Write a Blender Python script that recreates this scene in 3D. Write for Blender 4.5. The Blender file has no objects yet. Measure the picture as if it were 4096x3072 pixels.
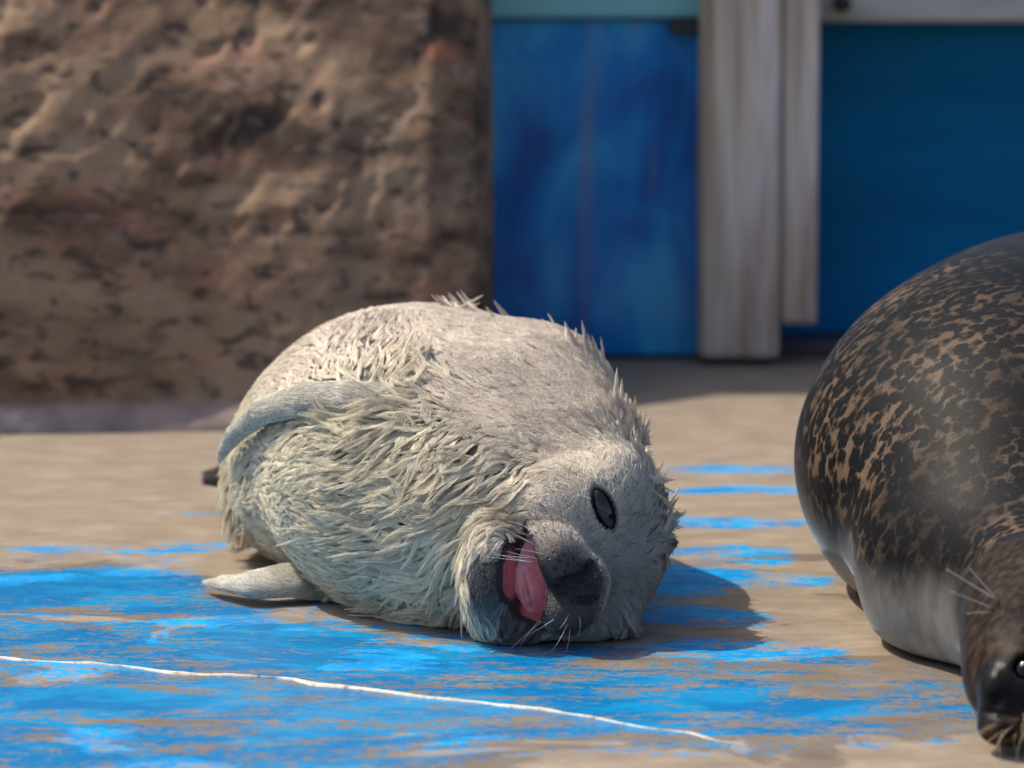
import bpy, bmesh, math
import numpy as np
from mathutils import Vector

# ------------------------------------------------------------------ camera, sky, sun
sc = bpy.context.scene
CAM_H, PITCH, FPX = 1.0, math.radians(7.5), 15000.0
cam_d = bpy.data.cameras.new('camera')
cam = bpy.data.objects.new('camera', cam_d)
sc.collection.objects.link(cam)
cam.location = (0, 0, CAM_H)
cam.rotation_euler = (math.pi / 2 - PITCH, 0, 0)
cam_d.sensor_width = 36.0
cam_d.lens = 36.0 * FPX / 4096.0
cam_d.clip_start, cam_d.clip_end = 0.05, 400
cam_d.dof.use_dof = True
cam_d.dof.focus_distance = 5.02
cam_d.dof.aperture_fstop = 3.6
sc.camera = cam

SUN = Vector((-0.62, 0.30, 1.0)).normalized()
world = bpy.data.worlds.new('World'); sc.world = world; world.use_nodes = True
wn = world.node_tree.nodes; wl = world.node_tree.links
sky = wn.new('ShaderNodeTexSky'); sky.sky_type = 'NISHITA'; sky.sun_disc = False
sky.sun_elevation = math.asin(SUN.z)
sky.sun_rotation = math.atan2(SUN.x, SUN.y)
sky.air_density = 0.8; sky.dust_density = 3.0; sky.ozone_density = 0.5
wl.new(sky.outputs[0], wn['Background'].inputs[0])
wn['Background'].inputs[1].default_value = 0.14
sun_d = bpy.data.lights.new('sun', 'SUN')
sun_d.energy = 3.5; sun_d.angle = math.radians(0.53); sun_d.color = (1.0, 0.90, 0.75)
sun = bpy.data.objects.new('sun', sun_d); sc.collection.objects.link(sun)
sun.rotation_euler = SUN.to_track_quat('Z', 'Y').to_euler()
sun.location = (-4, 3, 8)
sc.view_settings.view_transform = 'Standard'
sc.view_settings.look = 'None'
sc.view_settings.exposure = 0.5
sc.view_settings.gamma = 1.0
sc.view_settings.use_curve_mapping = False
sc.cycles.use_denoising = True
sc.cycles.max_bounces = 6
sc.cycles_curves.shape = 'RIBBONS'
sc.cycles_curves.subdivisions = 2

# ------------------------------------------------------------------ helpers
RNG = np.random.default_rng(11)
CAMP = np.array([0, 0, CAM_H])
FW = np.array([0, math.cos(PITCH), -math.sin(PITCH)])
UPV = np.array([0, math.sin(PITCH), math.cos(PITCH)])

def ray(px, py):
    d = FW + (px - 2048) / FPX * np.array([1., 0, 0]) + (1536 - py) / FPX * UPV
    return d
def P(px, py, Y):
    d = ray(px, py)
    return CAMP + d * (Y / d[1])
def G(px, py):
    d = ray(px, py)
    return CAMP + d * (-CAM_H / d[2])

def link(o, parent=None):
    sc.collection.objects.link(o)
    if parent: o.parent = parent
    return o
def tag(o, label=None, cat=None, group=None, kind=None):
    if label: o['label'] = label
    if cat: o['category'] = cat
    if group: o['group'] = group
    if kind: o['kind'] = kind
    return o
def empty(name, loc):
    o = bpy.data.objects.new(name, None); o.location = loc; o.empty_display_size = 0.1
    return link(o)
def mesh_obj(name, verts, faces, mat, parent=None, smooth=True, origin=None):
    """verts are world coordinates; origin shifts them to the object's own base"""
    v = np.asarray(verts, dtype=np.float64)
    org = np.zeros(3) if origin is None else np.asarray(origin, dtype=np.float64)
    par = np.array(parent.location) if parent else np.zeros(3)
    if parent and parent.parent: par = par + np.array(parent.parent.location)
    me = bpy.data.meshes.new(name)
    if parent and origin is None: org = par
    me.from_pydata((v - org).tolist(), [], [tuple(int(i) for i in f) for f in faces] if not isinstance(faces, list) else faces)
    me.update()
    if smooth: me.polygons.foreach_set('use_smooth', [True] * len(me.polygons))
    if mat: me.materials.append(mat)
    o = bpy.data.objects.new(name, me)
    o.location = org - par
    return link(o, parent)
def color_attr(o, name, arr, domain='POINT'):
    a = o.data.attributes.new(name, 'FLOAT_COLOR', domain)
    c = np.ones((len(arr), 4), dtype=np.float32); c[:, :arr.shape[1]] = arr
    a.data.foreach_set('color', c.ravel())
def float_attr(o, name, arr, domain='POINT'):
    a = o.data.attributes.new(name, 'FLOAT', domain)
    a.data.foreach_set('value', np.asarray(arr, dtype=np.float32).ravel())

def hash3(ix, iy, iz, seed):
    h = (ix.astype(np.int64) * 374761393 + iy.astype(np.int64) * 668265263 + iz.astype(np.int64) * 2147483647 + seed * 1274126177) & 0xFFFFFFFF
    h = ((h ^ (h >> 13)) * 1274126177) & 0xFFFFFFFF
    h = (h ^ (h >> 16)) & 0xFFFFFFFF
    return h.astype(np.float64) / 4294967295.0
def vnoise(p, seed=0):
    i = np.floor(p).astype(np.int64); f = p - i; f = f * f * (3 - 2 * f)
    r = 0
    for a in (0, 1):
        for b in (0, 1):
            for c in (0, 1):
                w = (f[:, 0] if a else 1 - f[:, 0]) * (f[:, 1] if b else 1 - f[:, 1]) * (f[:, 2] if c else 1 - f[:, 2])
                r = r + w * hash3(i[:, 0] + a, i[:, 1] + b, i[:, 2] + c, seed)
    return r
def fbm(p, oct=4, seed=0, gain=0.5):
    s = 0; a = 1; t = 0
    for o in range(oct):
        s = s + a * vnoise(p * (2 ** o) + 17.3 * o, seed + o); t += a; a *= gain
    return s / t
def sstep(a, b, x):
    t = np.clip((x - a) / (b - a), 0, 1); return t * t * (3 - 2 * t)

# --- node helpers
class NT:
    def __init__(s, name):
        s.m = bpy.data.materials.new(name); s.m.use_nodes = True
        s.t = s.m.node_tree; s.b = s.t.nodes['Principled BSDF']
    def n(s, typ, **kw):
        x = s.t.nodes.new('ShaderNode' + typ)
        for k, v in kw.items(): setattr(x, k, v)
        return x
    def l(s, a, b): s.t.links.new(a, b)
    def set(s, **kw):
        for k, v in kw.items():
            s.b.inputs[k.replace('_', ' ')].default_value = v
    def coord(s, scale=(1, 1, 1), rot=(0, 0, 0), out='Object'):
        c = s.n('TexCoord'); m = s.n('Mapping')
        m.inputs['Scale'].default_value = scale; m.inputs['Rotation'].default_value = rot
        s.l(c.outputs[out], m.inputs[0]); return m.outputs[0]
    def noise(s, vec, scale, detail=4, rough=0.55, dist=0.0):
        x = s.n('TexNoise'); x.inputs['Scale'].default_value = scale; x.inputs['Detail'].default_value = detail
        x.inputs['Roughness'].default_value = rough; x.inputs['Distortion'].default_value = dist
        s.l(vec, x.inputs['Vector']); return x.outputs[0]
    def ramp(s, fac, stops, interp='LINEAR'):
        r = s.n('ValToRGB'); r.color_ramp.interpolation = interp
        e = r.color_ramp.elements
        while len(e) < len(stops): e.new(0.5)
        for q, (p, c) in zip(e, stops):
            q.position = p; q.color = (c, c, c, 1) if isinstance(c, (int, float)) else (*c, 1)
        s.l(fac, r.inputs[0]); return r.outputs[0]
    def mix(s, fac, a, b, mode='MIX'):
        x = s.n('Mix', data_type='RGBA', blend_type=mode)
        for v, i in ((fac, 0), (a, 6), (b, 7)):
            if isinstance(v, (int, float)): x.inputs[i].default_value = v
            elif isinstance(v, tuple): x.inputs[i].default_value = (*v, 1)
            else: s.l(v, x.inputs[i])
        return x.outputs[2]
    def math(s, op, a, b=0.0, c=0.0, clamp=False):
        x = s.n('Math', operation=op, use_clamp=clamp)
        for v, i in ((a, 0), (b, 1), (c, 2)):
            if isinstance(v, (int, float)): x.inputs[i].default_value = v
            else: s.l(v, x.inputs[i])
        return x.outputs[0]
    def attr(s, name):
        x = s.n('Attribute', attribute_name=name); return x
    def bump(s, h, strength, dist):
        x = s.n('Bump'); x.inputs['Strength'].default_value = strength; x.inputs['Distance'].default_value = dist
        s.l(h, x.inputs['Height']); s.l(x.outputs[0], s.b.inputs['Normal']); return x
    def base(s, c): s.l(c, s.b.inputs['Base Color'])
    def rough(s, c): s.l(c, s.b.inputs['Roughness'])

def simple(name, col, rough=0.5, **kw):
    m = NT(name); m.set(Base_Color=(*col, 1), Roughness=rough, **kw); return m.m

# --- signed distance modelling: smooth unions meshed by surface nets on a rectilinear grid
def smin(a, b, k):
    h = np.clip(0.5 + 0.5 * (b - a) / k, 0, 1)
    return b + (a - b) * h - k * h * (1 - h)
def smax(a, b, k): return -smin(-a, -b, k)
def rotm(ax, ang):
    ax = np.asarray(ax, float); ax /= np.linalg.norm(ax); c, s = math.cos(ang), math.sin(ang); x, y, z = ax
    return np.array([[c + x*x*(1-c), x*y*(1-c) - z*s, x*z*(1-c) + y*s], [y*x*(1-c) + z*s, c + y*y*(1-c), y*z*(1-c) - x*s], [z*x*(1-c) - y*s, z*y*(1-c) + x*s, c + z*z*(1-c)]])
class Ell:
    def __init__(s, c, r, k=0.04, R=None):
        s.c = np.asarray(c, float); s.r = np.asarray(r, float); s.k = k; s.R = R
        m = max(r); s.lo = s.c - m; s.hi = s.c + m
    def d(s, p):
        q = p - s.c.astype(p.dtype)
        if s.R is not None: q = q @ s.R.astype(p.dtype)
        a = q / s.r.astype(p.dtype); k0 = np.sqrt((a * a).sum(-1)); b = a / s.r.astype(p.dtype); k1 = np.sqrt((b * b).sum(-1)) + 1e-9
        return k0 * (k0 - 1) / k1
class Chain:
    """round-cone chain, squashed along axis n by factor fl"""
    def __init__(s, pts, rad, k=0.012, n=None, fl=1.0):
        s.p = np.asarray(pts, float); s.rad = np.asarray(rad, float); s.k = k; s.n = None if n is None else np.asarray(n, float) / np.linalg.norm(n); s.fl = fl
        m = s.rad.max(); s.lo = s.p.min(0) - m; s.hi = s.p.max(0) + m
    def d(s, p):
        best = None; dt = p.dtype
        for i in range(len(s.p) - 1):
            a = s.p[i].astype(dt); b = s.p[i + 1].astype(dt); ab = b - a
            t = np.clip(((p - a) @ ab) / (ab @ ab), 0, 1)
            q = p - a - t[..., None] * ab
            if s.n is not None:
                h = q @ s.n.astype(dt); q = q + (h * (s.fl - 1))[..., None] * s.n.astype(dt)
            dd = np.sqrt((q * q).sum(-1)) - (s.rad[i] + t * (s.rad[i + 1] - s.rad[i])).astype(dt)
            best = dd if best is None else np.minimum(best, dd)
        return best
def union_d(prims, p):
    d = None
    for q in prims:
        x = q.d(p); d = x if d is None else smin(d, x, q.k)
    return d
def axis_pts(segs):
    out = []
    for a, b, h in segs:
        n = max(1, int(round((b - a) / h))); out.append(np.linspace(a, b, n, endpoint=False))
    out.append(np.array([segs[-1][1]])); return np.concatenate(out)
class Grid:
    def __init__(s, xs, ys, zs):
        s.ax = (xs, ys, zs); s.F = None
    def build(s, prims, post):
        xs, ys, zs = s.ax
        pts = np.stack(np.meshgrid(xs, ys, zs, indexing='ij'), -1).astype(np.float32)
        F = None
        for q in prims:
            if F is None: F = q.d(pts); continue
            m = q.k * 1.5 + 0.015
            sl = tuple(slice(max(0, np.searchsorted(ax, lo - m) - 1), np.searchsorted(ax, hi + m) + 1) for ax, lo, hi in zip(s.ax, q.lo, q.hi))
            if any(a.stop - a.start < 1 for a in sl): continue
            F[sl] = smin(F[sl], q.d(pts[sl]), q.k)
        s.F = post(F, pts, s.ax); return s
    def sample(s, p):
        idx = []; fr = []
        for a in range(3):
            ax = s.ax[a]; i = np.clip(np.searchsorted(ax, p[:, a]) - 1, 0, len(ax) - 2)
            idx.append(i); fr.append(np.clip((p[:, a] - ax[i]) / (ax[i + 1] - ax[i]), 0, 1))
        r = 0
        for a in (0, 1):
            for b in (0, 1):
                for c in (0, 1):
                    w = (fr[0] if a else 1 - fr[0]) * (fr[1] if b else 1 - fr[1]) * (fr[2] if c else 1 - fr[2])
                    r = r + w * s.F[idx[0] + a, idx[1] + b, idx[2] + c]
        return r
    def grad(s, p, e=0.004):
        g = np.empty_like(p)
        for a in range(3):
            o = np.zeros(3); o[a] = e; g[:, a] = s.sample(p + o) - s.sample(p - o)
        return g / (np.linalg.norm(g, axis=1, keepdims=True) + 1e-9)
    def project(s, p, h=0.0, it=3):
        for _ in range(it):
            n = s.grad(p); p = p - n * np.clip(s.sample(p) - h, -0.02, 0.02)[:, None]
        return p
    def nets(s):
        F = s.F; xs, ys, zs = s.ax; ins = F < 0
        c = [ins[i:F.shape[0]-1+i, j:F.shape[1]-1+j, k:F.shape[2]-1+k] for i in (0, 1) for j in (0, 1) for k in (0, 1)]
        n = sum(x.astype(np.int8) for x in c); act = (n > 0) & (n < 8)
        I = np.argwhere(act); vid = -np.ones(act.shape, np.int64); vid[act] = np.arange(len(I))
        def val(o): return F[I[:, 0] + o[0], I[:, 1] + o[1], I[:, 2] + o[2]].astype(np.float64)
        def pos(o): return np.stack([xs[I[:, 0] + o[0]], ys[I[:, 1] + o[1]], zs[I[:, 2] + o[2]]], -1)
        S = np.zeros((len(I), 3)); W = np.zeros(len(I))
        cor = [(i, j, k) for i in (0, 1) for j in (0, 1) for k in (0, 1)]
        for a in cor:
            for ax in range(3):
                if a[ax]: continue
                b = list(a); b[ax] = 1
                fa, fb = val(a), val(b); m = (fa < 0) != (fb < 0)
                t = np.where(m, fa / (fa - fb + 1e-12), 0)
                pp = pos(a) * (1 - t)[:, None] + pos(b) * t[:, None]
                S[m] += pp[m]; W[m] += 1
        V = S / W[:, None]; faces = []
        for ax in range(3):
            sl0 = [slice(None)] * 3; sl1 = [slice(None)] * 3
            sl0[ax] = slice(0, -1); sl1[ax] = slice(1, None)
            A = ins[tuple(sl0)]; B = ins[tuple(sl1)]
            E = np.argwhere(A != B)
            u, v = [(1, 2), (2, 0), (0, 1)][ax]
            ok = (E[:, u] > 0) & (E[:, v] > 0) & (E[:, u] < F.shape[u] - 1) & (E[:, v] < F.shape[v] - 1); E = E[ok]
            fl = A[E[:, 0], E[:, 1], E[:, 2]]
            q = []
            for du, dv in ((-1, -1), (0, -1), (0, 0), (-1, 0)):
                e = E.copy(); e[:, u] += du; e[:, v] += dv; q.append(vid[e[:, 0], e[:, 1], e[:, 2]])
            q = np.stack(q, -1); q[~fl] = q[~fl][:, ::-1]; faces.append(q)
        return V, np.concatenate(faces)

def tube(points, radii, sides=6):
    pts = np.asarray(points, float); V = []; Fc = []
    for i, p in enumerate(pts):
        t = pts[min(i + 1, len(pts) - 1)] - pts[max(i - 1, 0)]; t /= np.linalg.norm(t)
        a = np.cross(t, [0.1, 0.3, 1.0]); a /= np.linalg.norm(a); b = np.cross(t, a)
        for k in range(sides):
            w = 2 * math.pi * k / sides
            V.append(p + radii[i] * (math.cos(w) * a + math.sin(w) * b))
    for i in range(len(pts) - 1):
        for k in range(sides):
            Fc.append((i*sides+k, i*sides+(k+1) % sides, (i+1)*sides+(k+1) % sides, (i+1)*sides+k))
    Fc.append(tuple(range(sides))[::-1]); Fc.append(tuple((len(pts)-1)*sides + k for k in range(sides)))
    return np.array(V), Fc
def bez(a, b, c, n=8):
    t = np.linspace(0, 1, n)[:, None]; a, b, c = map(np.asarray, (a, b, c))
    return (1-t)**2*a + 2*t*(1-t)*b + t*t*c
def box_obj(name, lo, hi, mat, parent=None, bevel=0.006):
    bm = bmesh.new(); bmesh.ops.create_cube(bm, size=1.0)
    lo = np.asarray(lo, float); hi = np.asarray(hi, float); par = np.array(parent.location) if parent else np.zeros(3)
    org = np.array([(lo[0]+hi[0])/2, (lo[1]+hi[1])/2, lo[2]])
    for v in bm.verts:
        w = lo + (np.array(v.co) + 0.5) * (hi - lo); v.co = Vector(w - org)
    if bevel: bmesh.ops.bevel(bm, geom=list(bm.edges), offset=bevel, segments=2, affect='EDGES', profile=0.5)
    me = bpy.data.meshes.new(name); bm.to_mesh(me); bm.free(); me.materials.append(mat)
    o = bpy.data.objects.new(name, me); o.location = org - par
    return link(o, parent)

# ------------------------------------------------------------------ pool deck
def deck_material():
    m = NT('worn_blue_paint_on_concrete')
    v = m.coord()
    den = m.attr('paint').outputs['Fac']
    wet = m.attr('wet').outputs['Fac']
    vs = m.coord(scale=(0.6, 1.0, 1))
    n1 = m.noise(vs, 95, 4, 0.62, 0.2)
    n2 = m.noise(vs, 9, 4, 0.6, 0.4)
    n3 = m.noise(m.coord(scale=(0.35, 1.0, 1)), 26, 4, 0.6, 0.5)
    mixn = m.math('ADD', m.math('MULTIPLY', m.math('SUBTRACT', n3, 0.5), 0.6),
        m.math('ADD', m.math('MULTIPLY', n1, 0.66), m.math('MULTIPLY', n2, 0.34)))
    # paint where the density beats the noise
    diff = m.math('SUBTRACT', den, mixn)
    mask = m.ramp(m.math('ADD', m.math('MULTIPLY', diff, 6.0), 0.5, clamp=True), [(0.15, 0.0), (0.85, 1.0)])
    # concrete
    c1 = m.ramp(m.noise(vs, 16, 6, 0.65), [(0.3, (0.195, 0.155, 0.115)), (0.52, (0.265, 0.215, 0.162)), (0.75, (0.36, 0.305, 0.245))])
    c2 = m.mix(m.ramp(m.noise(vs, 90, 3, 0.6), [(0.4, 0.0), (0.75, 0.35)]), c1, (0.17, 0.14, 0.115))
    # thin, chalky and thick paint
    thick = m.ramp(m.noise(vs, 10, 5, 0.6, 0.6), [(0.42, 0.0), (0.54, 1.0)])
    blue = m.mix(thick, (0.002, 0.31, 0.68), (0.0, 0.205, 0.52))
    blue = m.mix(m.ramp(m.noise(vs, 55, 3, 0.7), [(0.5, 0.0), (0.8, 0.4)]), blue, (0.07, 0.40, 0.64))
    col = m.mix(mask, c2, blue)
    # damp patches with their own outline
    wn_ = m.noise(vs, 5.0, 6, 0.62, 0.8)
    wp = m.ramp(m.math('ADD', wn_, m.math('MULTIPLY', wet, 0.35)), [(0.60, 0.0), (0.625, 1.0)])
    dark = m.mix(0.42, col, (0.30, 0.30, 0.30), 'MULTIPLY')
    col = m.mix(m.math('MULTIPLY', wp, 0.8), col, dark)
    m.base(col)
    r = m.math('SUBTRACT', 0.62, m.math('MULTIPLY', wp, 0.30))
    r = m.math('SUBTRACT', r, m.math('MULTIPLY', mask, 0.14))
    m.rough(r)
    m.b.inputs['Specular IOR Level'].default_value = 0.13
    h = m.math('ADD', m.math('MULTIPLY', mask, 0.35), m.noise(v, 130, 4, 0.7))
    m.bump(h, 0.35, 0.004)
    return m.m

def poly_sd(p, poly):
    """signed distance to a polygon in plan (negative inside)"""
    poly = np.asarray(poly); n = len(poly); d = np.full(len(p), 1e9); ins = np.zeros(len(p), bool)
    for i in range(n):
        a, b = poly[i], poly[(i + 1) % n]; ab = b - a
        t = np.clip(((p - a) @ ab) / (ab @ ab), 0, 1); d = np.minimum(d, np.linalg.norm(p - a - t[:, None] * ab, axis=1))
        c = ((a[1] > p[:, 1]) != (b[1] > p[:, 1])) & (p[:, 0] < (b[0] - a[0]) * (p[:, 1] - a[1]) / (b[1] - a[1] + 1e-12) + a[0])
        ins ^= c
    return np.where(ins, -d, d)

def build_deck():
    xs = axis_pts([(-9, -1.6, 0.3), (-1.6, 1.6, 0.016), (1.6, 9, 0.3)])
    ys = axis_pts([(-2, 3.8, 0.3), (3.8, 8.2, 0.022), (8.2, 9.5, 0.3)])
    X, Y = np.meshgrid(xs, ys, indexing='ij'); p2 = np.stack([X.ravel(), Y.ravel()], -1)
    nx, ny = len(xs), len(ys)
    z = np.zeros(len(p2))
    V = np.column_stack([p2, z]); ii = np.arange(nx * ny).reshape(nx, ny)
    F = np.stack([ii[:-1, :-1], ii[1:, :-1], ii[1:, 1:], ii[:-1, 1:]], -1).reshape(-1, 4)
    o = mesh_obj('pool_deck', V, F, deck_material())
    tag(o, 'pool deck of pale concrete with worn blue paint', kind='structure')
    g = lambda L: [G(a, b)[:2] for a, b in L]
    main = g([(-3000, 2230), (0, 2260), (450, 2240), (800, 2300), (1000, 2400), (1400, 2530), (2000, 2600), (2600, 2650), (3300, 2740), (4000, 2760), (5200, 2770),
              (5200, 2850), (4000, 2850), (3300, 2905), (2900, 2925), (2400, 2945), (2000, 3005), (1500, 3100), (0, 3250), (-3000, 3300)])
    warp = np.stack([fbm(np.column_stack([p2 * 5, z]), 4, 3), fbm(np.column_stack([p2 * 5, z + 9]), 4, 5)], -1) - 0.5
    sd = poly_sd(p2 + warp * 0.16, main)
    den = 0.55 * sstep(0.05, -0.07, sd)
    den = np.maximum(den, 0.46 * sstep(0.40, 0.0, sd) * (p2[:, 0] > -0.3) + 0.40 * sstep(0.25, 0.0, sd) * (p2[:, 0] <= -0.3))
    def blob(px, py, rx, ry, val, mode='max'):
        nonlocal den
        c = G(px, py)[:2]; a = (G(px + rx, py)[0] - c[0]); b = abs(G(px, py - ry)[1] - G(px, py + ry)[1]) / 2
        q = p2 + warp * np.array([0.25, 0.12]); w = sstep(1.25, 0.6, np.sqrt(((q[:, 0] - c[0]) / a) ** 2 + ((q[:, 1] - c[1]) / b) ** 2))
        if mode == 'max': den = np.maximum(den, val * w)
        else: den = den * (1 - w) + val * w
    blob(250, 2340, 620, 85, 0.66); blob(1050, 2540, 420, 60, 0.66); blob(500, 2800, 500, 70, 0.70); blob(1500, 2650, 500, 40, 0.64)
    blob(2750, 2800, 500, 45, 0.68); blob(3350, 2830, 200, 45, 0.70)
    blob(380, 2465, 420, 26, 0.42, 'set'); blob(750, 2755, 250, 16, 0.46, 'set'); blob(900, 2890, 700, 14, 0.40, 'set'); blob(250, 2600, 350, 18, 0.45, 'set')
    blob(1250, 3010, 600, 30, 0.52, 'set'); blob(2150, 2620, 350, 30, 0.52, 'set')
    for a in ((2950, 1878, 460, 24, .53), (3050, 1955, 420, 22, .53), (2950, 2090, 460, 40, .51), (2900, 2215, 500, 55, .53), (2700, 2330, 420, 100, .62), (3100, 2325, 340, 45, .53),  # blob by the pup's head: blue paint thickened to deepen its shadow
              (2800, 2470, 520, 60, .54), (2950, 2590, 560, 55, .53), (3250, 2650, 340, 30, .50), (600, 2190, 700, 30, .45), (1000, 2060, 400, 14, .40), (2700, 3010, 700, 14, .50), (3300, 2985, 400, 10, .50), (3800, 2600, 300, 20, .40)):
        blob(*a)
    den = den + (fbm(np.column_stack([p2[:, 0] * 3.5, p2[:, 1] * 9, z]), 4, 91) - 0.5) * 0.30 * (0.45 + 0.55 * sstep(5.0, 5.6, p2[:, 1]))
    den = np.maximum(den, 0.24)
    float_attr(o, 'paint', den)
    wet = sstep(0.3, -0.2, sd) * 0.5
    c = G(2300, 2790)[:2]
    wet = np.maximum(wet, sstep(1.0, 0.2, np.hypot((p2[:, 0] - c[0]) / 1.6, (p2[:, 1] - c[1]) / 0.35)))
    wet = wet - 0.6 * sstep(5.4, 6.4, p2[:, 1])
    float_attr(o, 'wet', wet)
    return o
deck = build_deck()

def build_seam():
    m = NT('chipped_white_filler'); v = m.coord()
    c = m.ramp(m.noise(v, 60, 5, 0.7), [(0.36, (0.30, 0.24, 0.17)), (0.46, (0.60, 0.55, 0.46)), (0.7, (0.74, 0.70, 0.62))])
    m.base(c); m.set(Roughness=0.8); m.bump(m.noise(v, 160, 4, 0.7), 0.6, 0.004)
    px = [(-2500, 2480), (-900, 2580), (0, 2632), (310, 2652), (560, 2676), (700, 2694), (900, 2700), (1180, 2716), (1260, 2740), (1500, 2764), (1700, 2792), (1900, 2812), (2150, 2838), (2330, 2868), (2560, 2905), (2760, 2930), (2860, 2958), (2990, 2978)]
    pts = np.array([G(*q) for q in px]); s = np.concatenate([[0], np.cumsum(np.linalg.norm(np.diff(pts, axis=0), axis=1))])
    n = 420; t = np.linspace(0, s[-1], n); C = np.stack([np.interp(t, s, pts[:, k]) for k in range(3)], -1)
    C[:, 1] += 0.022 * (fbm(np.column_stack([t * 9, t * 0, t * 0]), 4, 21) - 0.5)
    V = []; F = []
    for i in range(n):
        d = C[min(i+1, n-1)] - C[max(i-1, 0)]; d /= np.linalg.norm(d); nn = np.array([-d[1], d[0], 0])
        fade = min(1, (n - 1 - i) / 60 + 0.12)
        w = (0.0044 + 0.013 * (vnoise(np.array([[t[i] * 22, 0.3, 0]]), 5)[0] - 0.5)) * fade; h = 0.0022 * (0.5 + vnoise(np.array([[t[i] * 30, 5, 0]]), 8)[0]) * fade
        for u, zz in ((-1, -0.002), (-0.7, h * 0.8), (0.1, h), (0.75, h * 0.7), (1, -0.002)):
            j = 0.25 * (hash3(np.array([i]), np.array([int(u * 10)]), np.array([0]), 4)[0] - 0.5)
            V.append(C[i] + nn * w * (u + j) + np.array([0, 0, zz]))
    for i in range(n - 1):
        for k in range(4): F.append((i*5+k, (i+1)*5+k, (i+1)*5+k+1, i*5+k+1))
    o = mesh_obj('filled_crack', V, F, m.m, deck); return o
build_seam()

# ------------------------------------------------------------------ rockwork and enclosure wall
def build_rock():
    path = np.array([(-4.6, 6.52), (-3.0, 6.80), (-1.6, 6.88), (-0.8, 6.94), (-0.35, 7.00), (-0.16, 7.06), (-0.075, 7.16), (-0.045, 7.4), (-0.04, 7.7), (-0.05, 7.97)])
    s = np.concatenate([[0], np.cumsum(np.linalg.norm(np.diff(path, axis=0), axis=1))])
    t = axis_pts([(0, 2.7, 0.06), (2.7, s[-1] - 0.75, 0.0085), (s[-1] - 0.75, s[-1], 0.02)])
    hz = axis_pts([(-0.05, 1.0, 0.0085), (1.0, 1.06, 0.03)])
    base = np.stack([np.interp(t, s, path[:, 0]), np.interp(t, s, path[:, 1])], -1)
    k = np.ones(9) / 9
    tang = np.gradient(base, axis=0); tang /= np.linalg.norm(tang, axis=1, keepdims=True)
    nrm = np.stack([tang[:, 1], -tang[:, 0]], -1)
    T, H = np.meshgrid(t, hz, indexing='ij'); N = T.size
    B = np.repeat(base[:, None], len(hz), 1).reshape(-1, 2); NR = np.repeat(nrm[:, None], len(hz), 1).reshape(-1, 2); T = T.ravel(); H = H.ravel()
    # diagonal strata
    ca, sa = math.cos(math.radians(48)), math.sin(math.radians(48))
    a = (T * ca + H * sa); b = (-T * sa + H * ca)
    q = np.stack([a * 2.2, b * 6.5, 0 * a], -1)
    st = fbm(q + 3, 5, 31)
    fine = fbm(np.stack([T * 22, H * 22, 0 * T], -1), 4, 41)
    pits = fbm(np.stack([a * 14, b * 22, 0 * T + 4], -1), 3, 51)
    rough_up = sstep(0.12, 0.5, H)
    off = (st - 0.5) * 0.045 * (0.35 + 0.65 * rough_up) + (fine - 0.5) * 0.013 * (0.4 + 0.6 * rough_up) - sstep(0.58, 0.68, pits) * 0.011 * rough_up
    lean = 0.05 * H + 0.40 * H * H + sstep(s[-1] - 1.9, s[-1] - 1.0, T) * 0.28 * H
    foot = 0.05 * sstep(0.075, 0.0, H)
    edge = sstep(s[-1] - 1.1, s[-1] - 0.9, T)
    corner_keep = 1 - 0.25 * edge
    D = off * corner_keep + foot
    V = np.column_stack([B + NR * D[:, None], H]); V[:, 1] = np.minimum(V[:, 1] + lean, 8.02)
    ii = np.arange(N).reshape(len(t), len(hz))
    F = np.stack([ii[:-1, :-1], ii[1:, :-1], ii[1:, 1:], ii[:-1, 1:]], -1).reshape(-1, 4)
    # close the top back to the wall
    m = NT('painted_rockwork'); v = m.coord()
    vr = m.coord(rot=(0, math.radians(-48), 0), scale=(1, 1, 2.6))
    n1 = m.noise(vr, 2.2, 6, 0.62, 0.6)
    c = m.ramp(n1, [(0.36, (0.042, 0.020, 0.010)), (0.44, (0.12, 0.065, 0.036)), (0.51, (0.245, 0.140, 0.078)), (0.60, (0.33, 0.215, 0.125)), (0.72, (0.32, 0.175, 0.10))])
    pink = m.ramp(m.noise(vr, 4.5, 4, 0.6), [(0.56, 0.0), (0.68, 0.5)])
    c = m.mix(pink, c, (0.40, 0.18, 0.12))
    red = m.ramp(m.noise(m.coord(rot=(0, math.radians(-48), 0), scale=(1, 1, 3.5)), 3.1, 3, 0.5), [(0.66, 0.0), (0.76, 0.65)])
    c = m.mix(red, c, (0.46, 0.13, 0.07))
    grey = m.ramp(m.noise(v, 2.6, 5, 0.6), [(0.5, 0.0), (0.68, 0.6)])
    c = m.mix(grey, c, (0.22, 0.165, 0.108))
    spots = m.ramp(m.noise(vr, 14, 4, 0.6), [(0.55, 0.0), (0.64, 0.85)])
    c = m.mix(spots, c, (0.04, 0.024, 0.016))
    sp2 = m.ramp(m.noise(v, 24, 3, 0.55), [(0.60, 0.0), (0.67, 0.8)])
    c = m.mix(sp2, c, (0.045, 0.03, 0.024))
    lt = m.ramp(m.noise(vr, 11, 4, 0.7), [(0.58, 0.0), (0.72, 0.5)])
    c = m.mix(lt, c, (0.36, 0.28, 0.20))
    fa = m.attr('foot').outputs['Fac']
    footc = m.ramp(m.noise(v, 6, 4, 0.6), [(0.35, (0.15, 0.12, 0.12)), (0.55, (0.30, 0.235, 0.21)), (0.66, (0.55, 0.46, 0.42))])
    c = m.mix(fa, c, footc)
    m.base(c); m.set(Roughness=0.8); m.bump(m.noise(v, 40, 6, 0.7), 0.35, 0.012)
    o = mesh_obj('rockwork', V, F, m.m, origin=(-1.6, 7.2, 0))
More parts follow.
